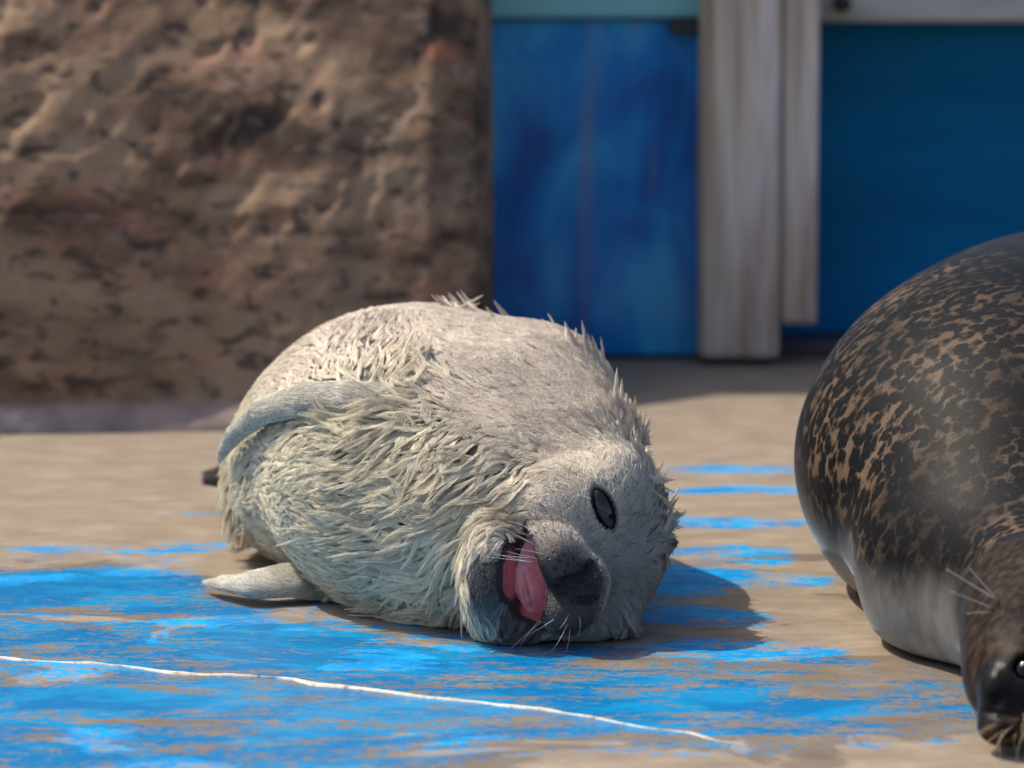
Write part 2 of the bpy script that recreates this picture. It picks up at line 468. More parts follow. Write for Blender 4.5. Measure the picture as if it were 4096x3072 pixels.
    float_attr(o, 'foot', sstep(0.060, 0.035, H) * 0.85)
    tag(o, 'tall brown mottled artificial rock face beside the blue panel', 'rock', kind='thing')
    # rough top shelf
    top = V.reshape(len(t), len(hz), 3)[:, -1]; back = top.copy(); back[:, 1] = 8.09; back[:, 2] += 0.05
    Vt = np.concatenate([top, back]); n = len(t); Ft = np.array([(i, i+1, n+i+1, n+i) for i in range(n-1)])
    mesh_obj('rock_top', Vt, Ft, m.m, o)
    return o
build_rock()

def wall_materials():
    M = {}
    m = NT('glossy_blue_panel'); v = m.coord(out='Object')
    f = m.ramp(m.noise(m.coord(scale=(1.8, 1, 1.0)), 3.2, 4, 0.5, 0.5), [(0.36, (0.0, 0.10, 0.38)), (0.50, (0.001, 0.205, 0.58)), (0.62, (0.03, 0.36, 0.68))])  # faded blue; lighter patches paint in the panel's mottled reflections
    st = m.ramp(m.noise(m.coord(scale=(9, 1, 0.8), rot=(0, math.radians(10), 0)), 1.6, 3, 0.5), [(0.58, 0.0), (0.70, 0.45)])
    f = m.mix(st, f, (0.20, 0.22, 0.30))  # pale upright streaks: reflections painted into the blue
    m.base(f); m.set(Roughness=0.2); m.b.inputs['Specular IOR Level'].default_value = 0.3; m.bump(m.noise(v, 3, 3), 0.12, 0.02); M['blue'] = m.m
    m = NT('dark_blue_panel'); v = m.coord(scale=(1, 1, 5))
    m.base(m.ramp(m.noise(v, 1.2, 4), [(0.35, (0.0, 0.115, 0.27)), (0.7, (0.0, 0.17, 0.38))])); m.set(Roughness=0.6); m.b.inputs['Specular IOR Level'].default_value = 0.12; M['dark'] = m.m
    m = NT('weathered_grey_wood'); v = m.coord(scale=(14, 14, 0.7))
    c = m.ramp(m.noise(v, 1.0, 4, 0.55, 0.3), [(0.32, (0.22, 0.15, 0.10)), (0.43, (0.44, 0.36, 0.28)), (0.55, (0.66, 0.59, 0.52)), (0.70, (0.56, 0.56, 0.62))])
    rust = m.ramp(m.noise(m.coord(scale=(7, 7, 0.9)), 1.3, 4, 0.6), [(0.48, 0.0), (0.66, 0.8)])
    c = m.mix(rust, c, (0.30, 0.165, 0.08))
    m.base(c); m.set(Roughness=0.7); m.bump(m.noise(v, 6, 5), 0.4, 0.01); M['wood'] = m.m
    m = NT('pale_teal_paint'); v = m.coord()
    m.base(m.ramp(m.noise(v, 3, 4), [(0.35, (0.13, 0.40, 0.46)), (0.7, (0.20, 0.48, 0.52))])); m.set(Roughness=0.5); M['teal'] = m.m
    m = NT('grey_beam_paint'); v = m.coord(scale=(1, 1, 4))
    m.base(m.ramp(m.noise(v, 3, 5), [(0.35, (0.34, 0.34, 0.31)), (0.7, (0.52, 0.51, 0.48))])); m.set(Roughness=0.6); M['beam'] = m.m
    m = NT('dark_metal'); m.set(Base_Color=(0.012, 0.016, 0.022, 1), Roughness=0.45); M['metal'] = m.m
    m = NT('dark_footing'); v = m.coord()
    m.base(m.ramp(m.noise(v, 5, 4), [(0.35, (0.03, 0.03, 0.045)), (0.7, (0.08, 0.06, 0.065))])); m.set(Roughness=0.5); M['foot'] = m.m
    return M
WM = wall_materials()
def X(px, Y): return (px - 2048) / FPX * Y / math.cos(PITCH) * 1.0
def build_wall():
    w = empty('enclosure_wall', (0.6, 8.0, 0)); tag(w, 'blue panelled enclosure wall behind the two seals', 'wall')
    zt = P(2300, 78, 8.0)[2]
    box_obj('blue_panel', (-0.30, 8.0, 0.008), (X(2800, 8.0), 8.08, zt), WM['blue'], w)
    box_obj('ledge', (-0.30, 7.97, zt + 0.003), (X(2830, 8.0), 8.10, zt + 0.16), WM['teal'], w, 0.01)
    zr = P(3700, 85, 8.15)[2]
    box_obj('dark_panel', (X(2800, 8.1), 8.22, 0.03), (6.0, 8.30, zr + 0.05), WM['dark'], w)
    box_obj('beam', (X(3090, 8.1), 8.06, zr), (6.0, 8.30, zr + 0.2), WM['beam'], w, 0.012)
    box_obj('footing', (X(2804, 8.0), 8.03, 0.0), (6.0, 8.35, 0.034), WM['foot'], w)
    box_obj('added_upper_wall', (-9.0, 8.10, zt + 0.17), (6.0, 8.40, 2.25), WM['teal'], w)  # unseen; height added so its shadow falls on the far deck
    box_obj('back_wall', (-9.0, 8.32, 0.0), (6.0, 8.42, zt + 0.165), WM['dark'], w)
    box_obj('hinge', (X(2670, 7.98), 7.955, zt - 0.03), (X(2800, 7.98), 8.0, zt + 0.0), WM['metal'], w)
    bx = X(3350, 8.05); V, F = tube([(bx, 8.02, zr + 0.042), (bx, 8.07, zr + 0.042)], [0.018, 0.018], 10); mesh_obj('bolt', V, F, WM['metal'], w)
    p = empty('wooden_post', (X(3000, 7.9), 7.93, 0)); tag(p, 'weathered grey post with brown stains between two blue panels', 'post')
    zb = P(2950, 1432, 7.9)[2]
    box_obj('main_board', (X(2792, 7.9), 7.88, max(zb, 0.012)), (X(3112, 7.9), 7.955, 1.9), WM['wood'], p, 0.012)
    zs = P(3200, 1295, 7.93)[2]
    box_obj('side_board', (X(3114, 7.93), 7.905, zs), (X(3262, 7.93), 7.985, 1.9), WM['wood'], p, 0.012)
    box_obj('foot_plate', (X(2810, 7.9), 7.90, 0.0), (X(3095, 7.9), 7.95, max(zb, 0.012) + 0.004), WM['metal'], p, 0.003)
build_wall()

# ------------------------------------------------------------------ the pup
def build_pup():
    body = [
        Ell(P(1690, 1775, 5.47), (0.262, 0.36, 0.200), 0.05),
        Ell(P(2150, 1640, 5.36), (0.115, 0.20, 0.118), 0.06),
        Ell(P(1330, 1860, 5.62), (0.150, 0.30, 0.150), 0.06),
        Ell(P(1760, 1960, 5.24), (0.235, 0.20, 0.190), 0.06),
        Ell(P(1980, 2090, 5.12), (0.175, 0.15, 0.160), 0.05),
        Ell(P(2320, 1900, 5.20), (0.085, 0.13, 0.110), 0.06),
        Ell(P(2370, 2150, 5.06), (0.098, 0.115, 0.128), 0.03),
        Ell(P(2250, 2080, 5.00), (0.078, 0.070, 0.075), 0.03),
        Ell(P(2330, 2440, 5.00), (0.070, 0.075, 0.055), 0.03),
        Ell(P(2215, 2235, 4.915), (0.042, 0.055, 0.042), 0.018),
        Ell(P(2260, 2430, 4.915), (0.042, 0.055, 0.036), 0.018),
        Ell(P(2335, 2330, 4.915), (0.030, 0.050, 0.036), 0.018),
        Ell(P(2470, 1980, 5.00), (0.040, 0.05, 0.060), 0.03),
        Ell(P(1975, 2290, 4.945), (0.036, 0.070, 0.066), 0.022),
        Ell(P(2060, 2480, 4.965), (0.050, 0.060, 0.032), 0.025),
    ]
    base_body = list(body)
    def bd(p): return union_d(base_body, p)
    def march(px, py, far=6.2):
        d = ray(px, py); d = d / np.linalg.norm(d); t = 4.5
        for _ in range(90):
            v = bd((CAMP + d * t)[None])[0]
            if v < 0.0006: break
            t += v * 0.8
            if t > far: return None
        return CAMP + d * t if v < 0.003 else None
    def nrm(p):
        e = 0.003; g = np.array([bd((p + np.eye(3)[i] * e)[None])[0] - bd((p - np.eye(3)[i] * e)[None])[0] for i in range(3)]); return g / np.linalg.norm(g)
    # upper flipper lying along the flank
    fp = []; fr = []
    for px, py, r, off in ((1540, 1585, .022, -.012), (1400, 1598, .027, .002), (1250, 1625, .025, .018), (1120, 1678, .021, .028), (1025, 1745, .0155, .030), (970, 1803, .0095, .027), (935, 1850, .0035, .022)):
        q = march(px, py)
        if q is None: q = fp[-1] + (P(px, py, fp[-1][1] + 0.04) - P(px + 60, py - 40, fp[-1][1]))
        n_ = nrm(q); fp.append(q + n_ * off); fr.append(r)
    up_fl = Chain(fp, fr, 0.012, n=(-0.15, -0.75, 0.6), fl=1.6)
    g = lambda px, py, z: G(px, py) + np.array([0, 0, z])
    lo_fl = Chain([P(1300, 2360, 5.26), g(1160, 2405, .030), g(1030, 2415, .027), g(910, 2395, .022), g(815, 2372, .016)], [.040, .037, .031, .019, .004], 0.012, n=(0.1, -0.35, 0.93), fl=2.1)
    hind = Chain([P(1050, 1880, 5.85), P(900, 1910, 5.98), P(830, 1912, 6.02), P(812, 1900, 6.04)], [.05, .028, .018, .006], 0.015, n=(0.1, 0.2, 1), fl=1.7)
    prims = body + [up_fl, lo_fl, hind]
    # mouth opening: a plan outline extruded into the head
    mo = [(2092, 2085, .0045), (2086, 2140, .0105), (2084, 2200, .0175), (2094, 2275, .0250), (2106, 2345, .0290), (2122, 2408, .0225), (2140, 2452, .0115), (2150, 2482, .004)]
    mp = np.array([P(a, b, 4.90) for a, b, r in mo]); mr = np.array([c for a, b, c in mo])
    def mouth(p):
        dt = p.dtype; best = None; q = p[..., [0, 2]].copy()
        back = (p[..., 1] - 4.90).astype(dt)
        q[..., 0] = q[..., 0] - back * 0.18
        q[..., 1] = q[..., 1] + (back * 0.19)
        A = mp[:, [0, 2]].astype(dt)
        for i in range(len(A) - 1):
            ab = A[i+1] - A[i]; t = np.clip(((q - A[i]) @ ab) / (ab @ ab), 0, 1)
            dd = np.sqrt(((q - A[i] - t[..., None] * ab) ** 2).sum(-1)) - (mr[i] + t * (mr[i+1] - mr[i])).astype(dt)
            best = dd if best is None else np.minimum(best, dd)
        best = best + np.maximum(back - 0.02, 0) * 0.22
        return smax(best, (p[..., 1] - 4.998).astype(dt), 0.02)
    # eye, nostril and lip grooves
    eye_c = march(2418, 2036); eye_n = nrm(eye_c)
    ax_l = P(2446, 2118, 5.0) - P(2388, 1958, 5.0); ax_l -= eye_n * (ax_l @ eye_n); ax_l /= np.linalg.norm(ax_l)
    ax_s = np.cross(eye_n, ax_l); ER = np.column_stack([ax_s, eye_n, ax_l])
    ball_c = eye_c - eye_n * 0.0152
    class Almond:
        def __init__(s):
            s.e = [Ell(eye_c - eye_n * 0.006 + ax_s * q, (.0225, .0200, .0335), 0.004, ER) for q in (-.0085, .0085)]; s.lo = eye_c - .04; s.hi = eye_c + .04
        def d(s, p): return np.maximum(s.e[0].d(p), s.e[1].d(p))
    socket = Almond()
    def surf_line(pts, off=0.0): 
        o = []
        for a, b in pts:
            q = march(a, b); o.append(q + nrm(q) * off)
        return o
    groove = Chain(surf_line([(2192, 2352), (2230, 2358), (2290, 2362), (2340, 2356), (2372, 2346)], 0.0005), [.0034, .0046, .0046, .0044, .0034])
    nostril = Chain(surf_line([(2262, 2318), (2310, 2318), (2348, 2300), (2368, 2268), (2374, 2245)], 0.0), [.0035, .0065, .0090, .0080, .004])
    nostril2 = Chain(surf_line([(2290, 2395), (2330, 2402), (2368, 2400), (2392, 2392)], 0.0), [.002, .004, .005, .002])
    lid2 = Chain(surf_line([(2535, 2275), (2545, 2300), (2538, 2335), (2520, 2372)], 0.0), [.002, .004, .004, .002])
    fold = Chain(surf_line([(2260, 1880), (2330, 1900), (2385, 1945), (2425, 1990)], 0.001), [.002, .003, .003, .002])
    def post(F, pts, axs):
        def sub(c, k, lo, hi, fn=None):
            m = 0.02
            sl = tuple(slice(max(0, np.searchsorted(ax, l - m) - 1), np.searchsorted(ax, h + m) + 1) for ax, l, h in zip(axs, lo, hi))
            F[sl] = smax(F[sl], -(fn or c.d)(pts[sl]), k)
        sub(None, 0.006, mp.min(0) - [.03, .12, .03], mp.max(0) + [.05, .12, .03], mouth)
        sub(socket, 0.006, socket.lo, socket.hi)
        for c in (groove, nostril, nostril2, lid2, fold): sub(c, 0.004, c.lo, c.hi)
        F = smax(F, 0.001 - pts[..., 2], 0.02)
        return F
    xs = axis_pts([(-0.50, -0.03, 0.0065), (-0.03, 0.215, 0.0022), (0.215, 0.26, 0.006)])
    ys = axis_pts([(4.80, 5.03, 0.0024), (5.03, 6.12, 0.010)])
    zs = axis_pts([(-0.012, 0.235, 0.0024), (0.235, 0.46, 0.0065)])
    gr = Grid(xs, ys, zs).build(prims, post)
    V, F = gr.nets()
    root = empty('seal_pup', (-0.05, 5.4, 0))
    tag(root, 'wet cream fluffy seal pup lying on its side with open pink mouth', 'seal')
    # coat colours that belong to the animal: dark muzzle and lips, pink mouth, grey skin, pale flippers
    dpre = union_d(prims, V); dm = mouth(V)
    col = np.tile(np.array([0.17, 0.145, 0.132]), (len(V), 1))
    n3 = fbm(V * 18, 4, 3)[:, None]; col *= 0.75 + 0.5 * n3
    def paint(w, c):
        nonlocal col
        w = np.clip(w, 0, 1)[:, None]; col = col * (1 - w) + np.asarray(c) * w
    def near(px, py, Y, r0, r1): return sstep(r1, r0, np.linalg.norm(V - P(px, py, Y), axis=1))
    face = np.maximum.reduce([near(2330, 2150, 4.96, .07, .15), near(2450, 2350, 4.96, .06, .13)])
    paint(face * 0.8, (0.40, 0.37, 0.345))
    muz = np.maximum.reduce([near(2220, 2265, 4.885, .028, .050), near(2280, 2430, 4.89, .032, .056), near(2320, 2335, 4.88, .028, .046), near(1985, 2330, 4.89, .026, .056), near(2090, 2480, 4.91, .018, .040)])
    mottled = fbm(V * 160, 3, 8)
    paint(muz * 0.95, (0.058, 0.048, 0.046)); paint(np.maximum(near(2350, 2320, 4.87, .020, .036), near(2250, 2380, 4.87, .016, .034)) * .75, (0.020, 0.018, 0.019))
    for dx in range(5):
        for dy in range(4):
            q = march(2130 + dx * 42 + (dy % 2) * 20 + RNG.uniform(-6, 6), 2190 + dy * 36 + dx * 9 + RNG.uniform(-6, 6)); paint(sstep(.0036, .0018, np.linalg.norm(V - q, axis=1)) * .85, (0.006, 0.005, 0.005)); 
    paint(near(2160, 2170, 4.90, .02, .045) * 0.35, (0.10, 0.06, 0.055))
    paint(sstep(.008, .003, np.abs(groove.d(V))) * 0.8, (0.012, 0.011, 0.012))
    paint(sstep(.006, .001, np.minimum(nostril.d(V), nostril2.d(V))), (0.008, 0.007, 0.007))
    paint(sstep(.016, .004, dm), (0.022, 0.018, 0.02))
    paint(sstep(.006, .0, socket.d(V)) * .9, (0.030, 0.024, 0.022))
    deep = sstep(.003, .008, -dpre) * sstep(.006, .003, np.abs(dm))
    palate = np.clip(0.5 + (V[:, 0] - P(2110, 2300, 4.93)[0] - (V[:, 1] - 4.9) * .18) / 0.05, 0, 1)[:, None]
    paint(deep, 1.0 * (np.array([0.66, 0.20, 0.22]) * (1 - palate) + np.array([0.85, 0.42, 0.43]) * palate))
    flw = sstep(.010, .002, np.minimum(up_fl.d(V), lo_fl.d(V)))
    paint(flw * 0.95, np.array([0.41, 0.38, 0.305]) * (0.72 + 0.5 * fbm(V * 40, 3, 15)[:, None]))
    tipw = np.maximum(sstep(.07, .01, np.linalg.norm(V - fp[-1], axis=1)), 0.6 * sstep(.10, .02, np.linalg.norm(V - lo_fl.p[2], axis=1))) * flw
    paint(tipw * .8, (0.46, 0.49, 0.52))
    paint(sstep(.012, .002, hind.d(V)), (0.055, 0.050, 0.048))
    m = NT('pup_skin'); a = m.attr('coat').outputs['Color']; v = m.coord()
    fine = m.noise(v, 420, 3, 0.7)
    c = m.mix(m.ramp(fine, [(0.35, 0.0), (0.75, 0.35)]), a, (0.5, 0.5, 0.5), 'OVERLAY')
    m.base(c); gl = m.attr('gloss').outputs['Fac']
    m.rough(m.math('SUBTRACT', 0.62, m.math('MULTIPLY', gl, 0.42)))
    vo = m.n('TexVoronoi'); vo.inputs['Scale'].default_value = 120; m.l(v, vo.inputs['Vector'])
    pit = m.ramp(vo.outputs['Distance'], [(0.10, 0.0), (0.30, 1.0)])
    m.bump(m.math('ADD', m.math('MULTIPLY', fine, 0.8), m.math('MULTIPLY', pit, m.math('MULTIPLY', gl, 0.9))), 0.8, 0.003)
    m.b.inputs['Specular IOR Level'].default_value = 0.35
    bo = mesh_obj('body', V, F, m.m, root)
    color_attr(bo, 'coat', col); float_attr(bo, 'gloss', np.clip(muz * 0.5 + deep, 0, 1))
    # eye
    me = bmesh.new(); bmesh.ops.create_uvsphere(me, u_segments=32, v_segments=20, radius=1.0)
    ev = np.array([v.co[:] for v in me.verts]); ef = [tuple(v.index for v in f.verts) for f in me.faces]; me.free()
    em = NT('dark_wet_eye'); em.set(Base_Color=(0.006, 0.005, 0.005, 1), Roughness=0.05); em.b.inputs['Specular IOR Level'].default_value = 0.65
    eo = mesh_obj('eye', ball_c + (ev * np.array([.0160, .0148, .0300])) @ ER.T, ef, em.m, root)
    # tongue
    tm = NT('wet_pink_tongue'); tv = tm.coord()
    tm.base(tm.ramp(tm.noise(tv, 60, 4, 0.6), [(0.3, (0.74, 0.22, 0.25)), (0.7, (0.90, 0.46, 0.48))])); tm.set(Roughness=0.14); tm.b.inputs['Coat Weight'].default_value = 0.6
    tm.bump(tm.noise(tv, 140, 3), 0.25, 0.002)
    c0 = P(2098, 2330, 4.945)
    tg = [Ell(P(2104, 2345, 4.976), (.075, .026, .085), 0.01, rotm((0, 1, 0), -0.12)), Ell(P(2108, 2370, 4.974), (.027, .034, .048), 0.020, rotm((0, 1, 0), -0.15))]
    tgroove = Chain([P(2080, 2270, 4.9435), P(2098, 2355, 4.9400), P(2120, 2430, 4.9435)], [.0015, .0030, .002])
    def tpost(F, pts, axs): return smax(F, -tgroove.d(pts), 0.006)
    tgr = Grid(np.arange(c0[0]-.045, c0[0]+.05, .0022), np.arange(4.90, 5.04, .0025), np.arange(c0[2]-.065, c0[2]+.085, .0022)).build(tg, tpost)
    tv_, tf_ = tgr.nets(); mesh_obj('tongue', tv_, tf_, tm.m, root)
    # whiskers: fine pale bristles on the pads and dark ones above
    wv = []; wf = []
    def addw(L, a, b, c, r):
        pts = bez(a, b, c, 7); v_, f_ = tube(pts, np.linspace(r, r * 0.25, 7), 4); k0 = sum(len(x) for x in L[0]); L[0].append(v_); L[1] += [tuple(i + k0 for i in f) for f in f_]
    pale = [[], []]; dark = [[], []]
    for i in range(11):
        px, py = 2110 + RNG.uniform(0, 75), 2140 + RNG.uniform(0, 110); q = march(px, py); n_ = nrm(q)
        e = q + n_ * 0.018 + (P(px - RNG.uniform(70, 150), py - RNG.uniform(5, 60), q[1]) - P(px, py, q[1])); mid = (q + e) / 2 + n_ * 0.008
        addw(pale, q - n_ * 0.002, mid, e, 0.00038)
    for i in range(7):
        px, py = 2200 + RNG.uniform(-60, 120), 2455 + RNG.uniform(0, 70); q = march(px, py); n_ = nrm(q)
        e = q + n_ * 0.015 + (P(px - RNG.uniform(10, 110), py + RNG.uniform(40, 110), q[1]) - P(px, py, q[1])); e[2] = max(e[2], 0.004); mid = (q + e) / 2 + n_ * 0.008
        addw(pale, q - n_ * 0.002, mid, e, 0.00038)
    for i in range(12):
        px, py = 2140 + RNG.uniform(0, 160), 2105 + RNG.uniform(0, 90); q = march(px, py); n_ = nrm(q)
        e = q + n_ * 0.012 + (P(px - RNG.uniform(10, 70), py - RNG.uniform(70, 150), q[1]) - P(px, py, q[1])); mid = (q + e) / 2 + n_ * 0.012
        addw(dark, q - n_ * 0.002, mid, e, 0.00034)
    wm = simple('pale_whisker', (0.72, 0.70, 0.64), 0.35); dmk = simple('dark_whisker', (0.05, 0.04, 0.035), 0.4)
    for L, mm in ((pale, wm), (dark, dmk)):
        o = mesh_obj('whiskers', np.concatenate(L[0]), L[1], mm, root); tag(o, kind='stuff')

    # ---------------- fur: locks that follow the lie of the coat
    guides = [ # where, lie in the picture plane (right, down), length, lift, clumping, colour (0 cream, 1 rosy beige, 2 grey, 3 dark grey: wet fur plus shade put into the head's right side)
        (1100, 2000, -1, .05, .022, .10, .78, 0), (1300, 1800, -1, -.05, .024, .10, .8, 0), (1100, 2200, -.95, -.15, .018, .06, .6, 0), (1300, 2350, -.95, -.25, .020, .06, .62, 0), (1300, 2050, -1, .05, .024, .10, .8, 0), (1250, 2220, -1, 0, .020, .08, .7, 0),
        (1000, 1950, -.9, .4, .030, .35, .8, 0), (930, 2050, -.75, .65, .034, .55, .85, 0), (1000, 2180, -.7, .5, .024, .3, .8, 0), (950, 1750, -.7, .6, .016, .1, .5, 0),
        (1500, 2000, -1, .1, .036, .15, .9, 0), (1500, 2150, -1, .12, .042, .22, .92, 0), (1600, 2250, -.95, .25, .042, .2, .92, 0), (1650, 2350, -.8, .5, .042, .2, .92, 0),
        (1450, 2400, -.95, .1, .028, .12, .8, 0), (1700, 2450, -.5, .8, .045, .2, .92, 0), (1850, 2450, -.25, 1, .045, .2, .92, 0), (1600, 2500, -.85, .4, .035, .2, .85, 0), (1750, 2560, -.9, .25, .04, .3, .9, 0),
        (1950, 2090, -.9, .45, .055, .18, .9, 0), (1860, 2150, -.75, .7, .055, .18, .9, 0), (1800, 2300, -.35, .95, .055, .16, .9, 0), (1840, 2420, -.05, 1, .05, .16, .9, 0), (1960, 2520, .15, .95, .045, .15, .85, 0), (2080, 2555, -.6, .7, .045, .3, .85, 2),
        (2060, 2040, -.85, .3, .040, .15, .8, 0),
        (1700, 1850, -.35, .9, .042, .16, .92, 0), (1900, 1850, -.3, .95, .040, .2, .92, 0), (1750, 1750, -.6, .7, .042, .15, .9, 0), (1950, 1980, -.5, .85, .040, .18, .92, 0), (1800, 2000, -.65, .7, .042, .18, .92, 0), (1700, 2050, -.85, .45, .042, .18, .92, 0), (2060, 1920, -.45, .85, .036, .18, .9, 0),
        (1950, 1450, -.5, -.85, .020, .06, .42, 1), (2200, 1500, -.7, -.7, .020, .06, .42, 1), (2350, 1420, -.5, -.85, .017, .10, .3, 1), (2400, 1600, -.7, -.7, .016, .06, .2, 1), (1850, 1250, -.15, -1, .016, .12, .3, 1), (2030, 1260, -.4, -.9, .016, .1, .25, 1), (2220, 1310, -.6, -.8, .016, .1, .25, 1),
        (1480, 1320, 0, -1, .024, .25, .8, 1), (2150, 1700, -.85, -.5, .022, .06, .42, 1), (1950, 1650, -.9, -.3, .022, .06, .35, 1), (2250, 1800, -.75, -.65, .020, .06, .4, 1), (1780, 1560, -.5, -.7, .024, .08, .6, 1), (2050, 1800, -.9, -.1, .026, .08, .5, 1), (1900, 1380, -.3, -.95, .020, .06, .45, 1), (2100, 1400, -.6, -.8, .019, .06, .42, 1), (2050, 1600, -.8, -.55, .022, .06, .45, 1),
        (1620, 1400, .05, -1, .028, .16, .9, 1), (1500, 1450, -.05, -1, .026, .14, .9, 1), (1350, 1430, -.4, -.9, .022, .1, .85, 1), (1200, 1500, -.7, -.7, .020, .08, .7, 1), (1060, 1600, -.7, -.3, .014, .05, .5, 1),
        (1560, 1510, .35, -.8, .036, .3, .92, 0), (1620, 1640, -.9, -.4, .045, .3, .95, 0), (1420, 1700, -.9, .35, .036, .2, .92, 0), (1500, 1620, -1, .05, .036, .2, .9, 0), (1550, 1780, -.8, .5, .036, .15, .9, 0), (1250, 1700, -.95, .1, .02, .1, .8, 0),
        (2300, 2000, -.55, -.85, .011, .10, .3, 2), (2200, 1960, -.7, -.6, .016, .08, .35, 1), (2150, 2050, -.8, -.3, .015, .08, .4, 1), (2450, 1890, .05, -1, .020, .12, .5, 2), (2330, 1850, -.5, -.85, .022, .08, .4, 1),
        (2540, 2020, .5, -.85, .018, .12, .5, 3), (2600, 2150, .95, -.2, .022, .2, .7, 3), (2600, 1890, .6, -.8, .036, .3, .8, 3), (2500, 1720, .3, -.95, .034, .25, .75, 1), (2570, 1790, .5, -.87, .038, .3, .8, 1), (2650, 2020, .85, -.5, .034, .3, .8, 3), (2670, 2140, 1, .1, .032, .3, .8, 3), (2640, 1940, .75, -.65, .038, .3, .8, 2), (2450, 1800, .1, -1, .018, .06, .4, 1),
        (2590, 2330, .8, .5, .014, .12, .5, 3), (2500, 2450, .3, .95, .030, .3, .8, 3), (2400, 2530, .1, 1, .016, .12, .5, 3), (2420, 2200, .9, -.35, .009, .10, .3, 3), (2500, 2250, .9, .1, .011, .1, .3, 3),
        (2280, 2130, -.3, -.95, .006, .1, .2, 2), (2520, 2130, .8, -.6, .010, .1, .3, 3), (2350, 2080, -.2, -.95, .007, .1, .2, 2), (2470, 2020, .4, -.9, .009, .1, .2, 2), (2480, 1960, .3, -.95, .012, .1, .3, 2), (2400, 1930, -.2, -.98, .012, .08, .3, 0), (2330, 1905, -.5, -.85, .016, .10, .5, 0), (2450, 2380, .6, .75, .010, .1, .3, 3), (2350, 2180, .5, -.8, .005, .1, .2, 2), (2400, 2450, .3, .9, .010, .1, .3, 3), (2200, 2260, -.3, -.9, .0025, .1, .1, 2), (2280, 2440, .1, .95, .0028, .1, .1, 2), (1960, 2300, -.5, .7, .009, .1, .4, 2), (2050, 2500, -.3, .9, .014, .1, .5, 2), (2230, 2550, -.2, .9, .018, .15, .5, 2),
    ]
    GP = []; GV = []; GA = []
    for px, py, dx, dy, L, lift, cl, kind in guides:
        q = march(px, py)
        if q is None:
            for s_ in np.linspace(0, 1, 30):
                q = march(px + (1700 - px) * s_ * 0.4, py + (1900 - py) * s_ * 0.4)
                if q is not None: break
        if q is None: continue
        vv = np.array([dx, 0, 0]) - dy * UPV; vv /= np.linalg.norm(vv)
        GP.append(q); GV.append(vv); GA.append((L, lift, cl, kind == 1, kind == 2, kind == 3))
    GP = np.array(GP); GV = np.array(GV); GA = np.array(GA, float)
    def field(p):
        d2 = (p * p).sum(1)[:, None] - 2 * p @ GP.T + (GP * GP).sum(1)[None]; w = 1 / (d2 + 0.0005) ** 2.2; w /= w.sum(1, keepdims=True)
        A_ = w @ GA; w = 1 / (d2 + 0.0016) ** 2; w /= w.sum(1, keepdims=True); A_[:, 3:] = w @ GA[:, 3:]; return (1 / (d2 + 0.0005) ** 2.2) @ GV / (1 / (d2 + 0.0005) ** 2.2).sum(1, keepdims=True), A_
    tri = np.concatenate([F[:, [0, 1, 2]], F[:, [0, 2, 3]]]); A, B, C = V[tri[:, 0]], V[tri[:, 1]], V[tri[:, 2]]
    cr = np.cross(B - A, C - A); ar = np.linalg.norm(cr, axis=1); fn = cr / (ar[:, None] + 1e-12)
    cen = (A + B + C) / 3; tc = CAMP - cen; tc /= np.linalg.norm(tc, axis=1, keepdims=True)
    wgt = ar * (((fn * tc).sum(1) > -0.45) & (cen[:, 2] > 0.004))
    def scatter(n):
        f = RNG.choice(len(tri), n, p=wgt / wgt.sum()); r1 = np.sqrt(RNG.random(n))[:, None]; r2 = RNG.random(n)[:, None]
        return A[f] * (1 - r1) + B[f] * r1 * (1 - r2) + C[f] * r1 * r2
    def bare(p):
        """0 where no long hair grows: mouth, eye, nose, flippers"""
        w = sstep(.002, .012, mouth(p)) * sstep(.002, .008, socket.d(p)) * sstep(.001, .005, np.minimum(nostril.d(p), groove.d(p)))
        return w
    def thin(p, s):
        key = np.floor(p / s + RNG.random(3)).astype(np.int64); _, i = np.unique(key[:, 0] * 1000003 + key[:, 1] * 10007 + key[:, 2], return_index=True); return p[i]
    def muzz(p): return np.maximum.reduce([sstep(.052, .032, np.linalg.norm(p - P(*q), axis=1)) for q in ((2210, 2260, 4.89), (2280, 2440, 4.89), (2310, 2340, 4.88))])
    def flip(p): return np.minimum(np.minimum(up_fl.d(p), lo_fl.d(p)), hind.d(p))
    def grow(p0, nseg, Lscale, lifts, jit, wave, h0, D=None, LL=None, lf=None, coh=0.0):
        n = len(p0); dirj = RNG.normal(0, jit, n) + (fbm(p0 * np.array([26, 26, 26]), 2, 77) - .5) * coh * sstep(.45, .85, field(p0)[1][:, 2]); wv_ = RNG.normal(0, wave, n); ph = RNG.random(n) * 6.28
        _, a0 = field(p0); L = a0[:, 0] * (1 + (Lscale - 1) * sstep(.55, .85, a0[:, 2]) if Lscale > 1 else Lscale) * RNG.uniform(.7, 1.25, n)
        if LL is not None: L = LL
        if lf is not None: a0[:, 1] = lf
        fl_ = np.minimum(np.minimum(up_fl.d(p0), lo_fl.d(p0)), hind.d(p0)); L = np.where(fl_ < .005, np.minimum(L, .012), L)
        L *= np.clip(bare(p0), 0.08, 1)
        pts = [gr.project(p0.copy(), 0.0005)]; 
        for i in range(nseg):
            p = pts[-1]; v = field(p)[0] if D is None else D; nn = gr.grad(p); v = v - nn * (v * nn).sum(1, keepdims=True); v /= np.linalg.norm(v, axis=1, keepdims=True) + 1e-6
            t = (i + 1) / nseg; ang = dirj + wv_ * math.sin(3.0 * t) * np.sin(ph) + wv_ * (t - .5) * 1.2
            sd = np.cross(nn, v); d = v * np.cos(ang)[:, None] + sd * np.sin(ang)[:, None]
            q = p + d * (L / nseg)[:, None]
            h = h0 * math.sin(min(1, t * 1.6) * 1.57) + a0[:, 1] * lifts * L * t ** 1.6
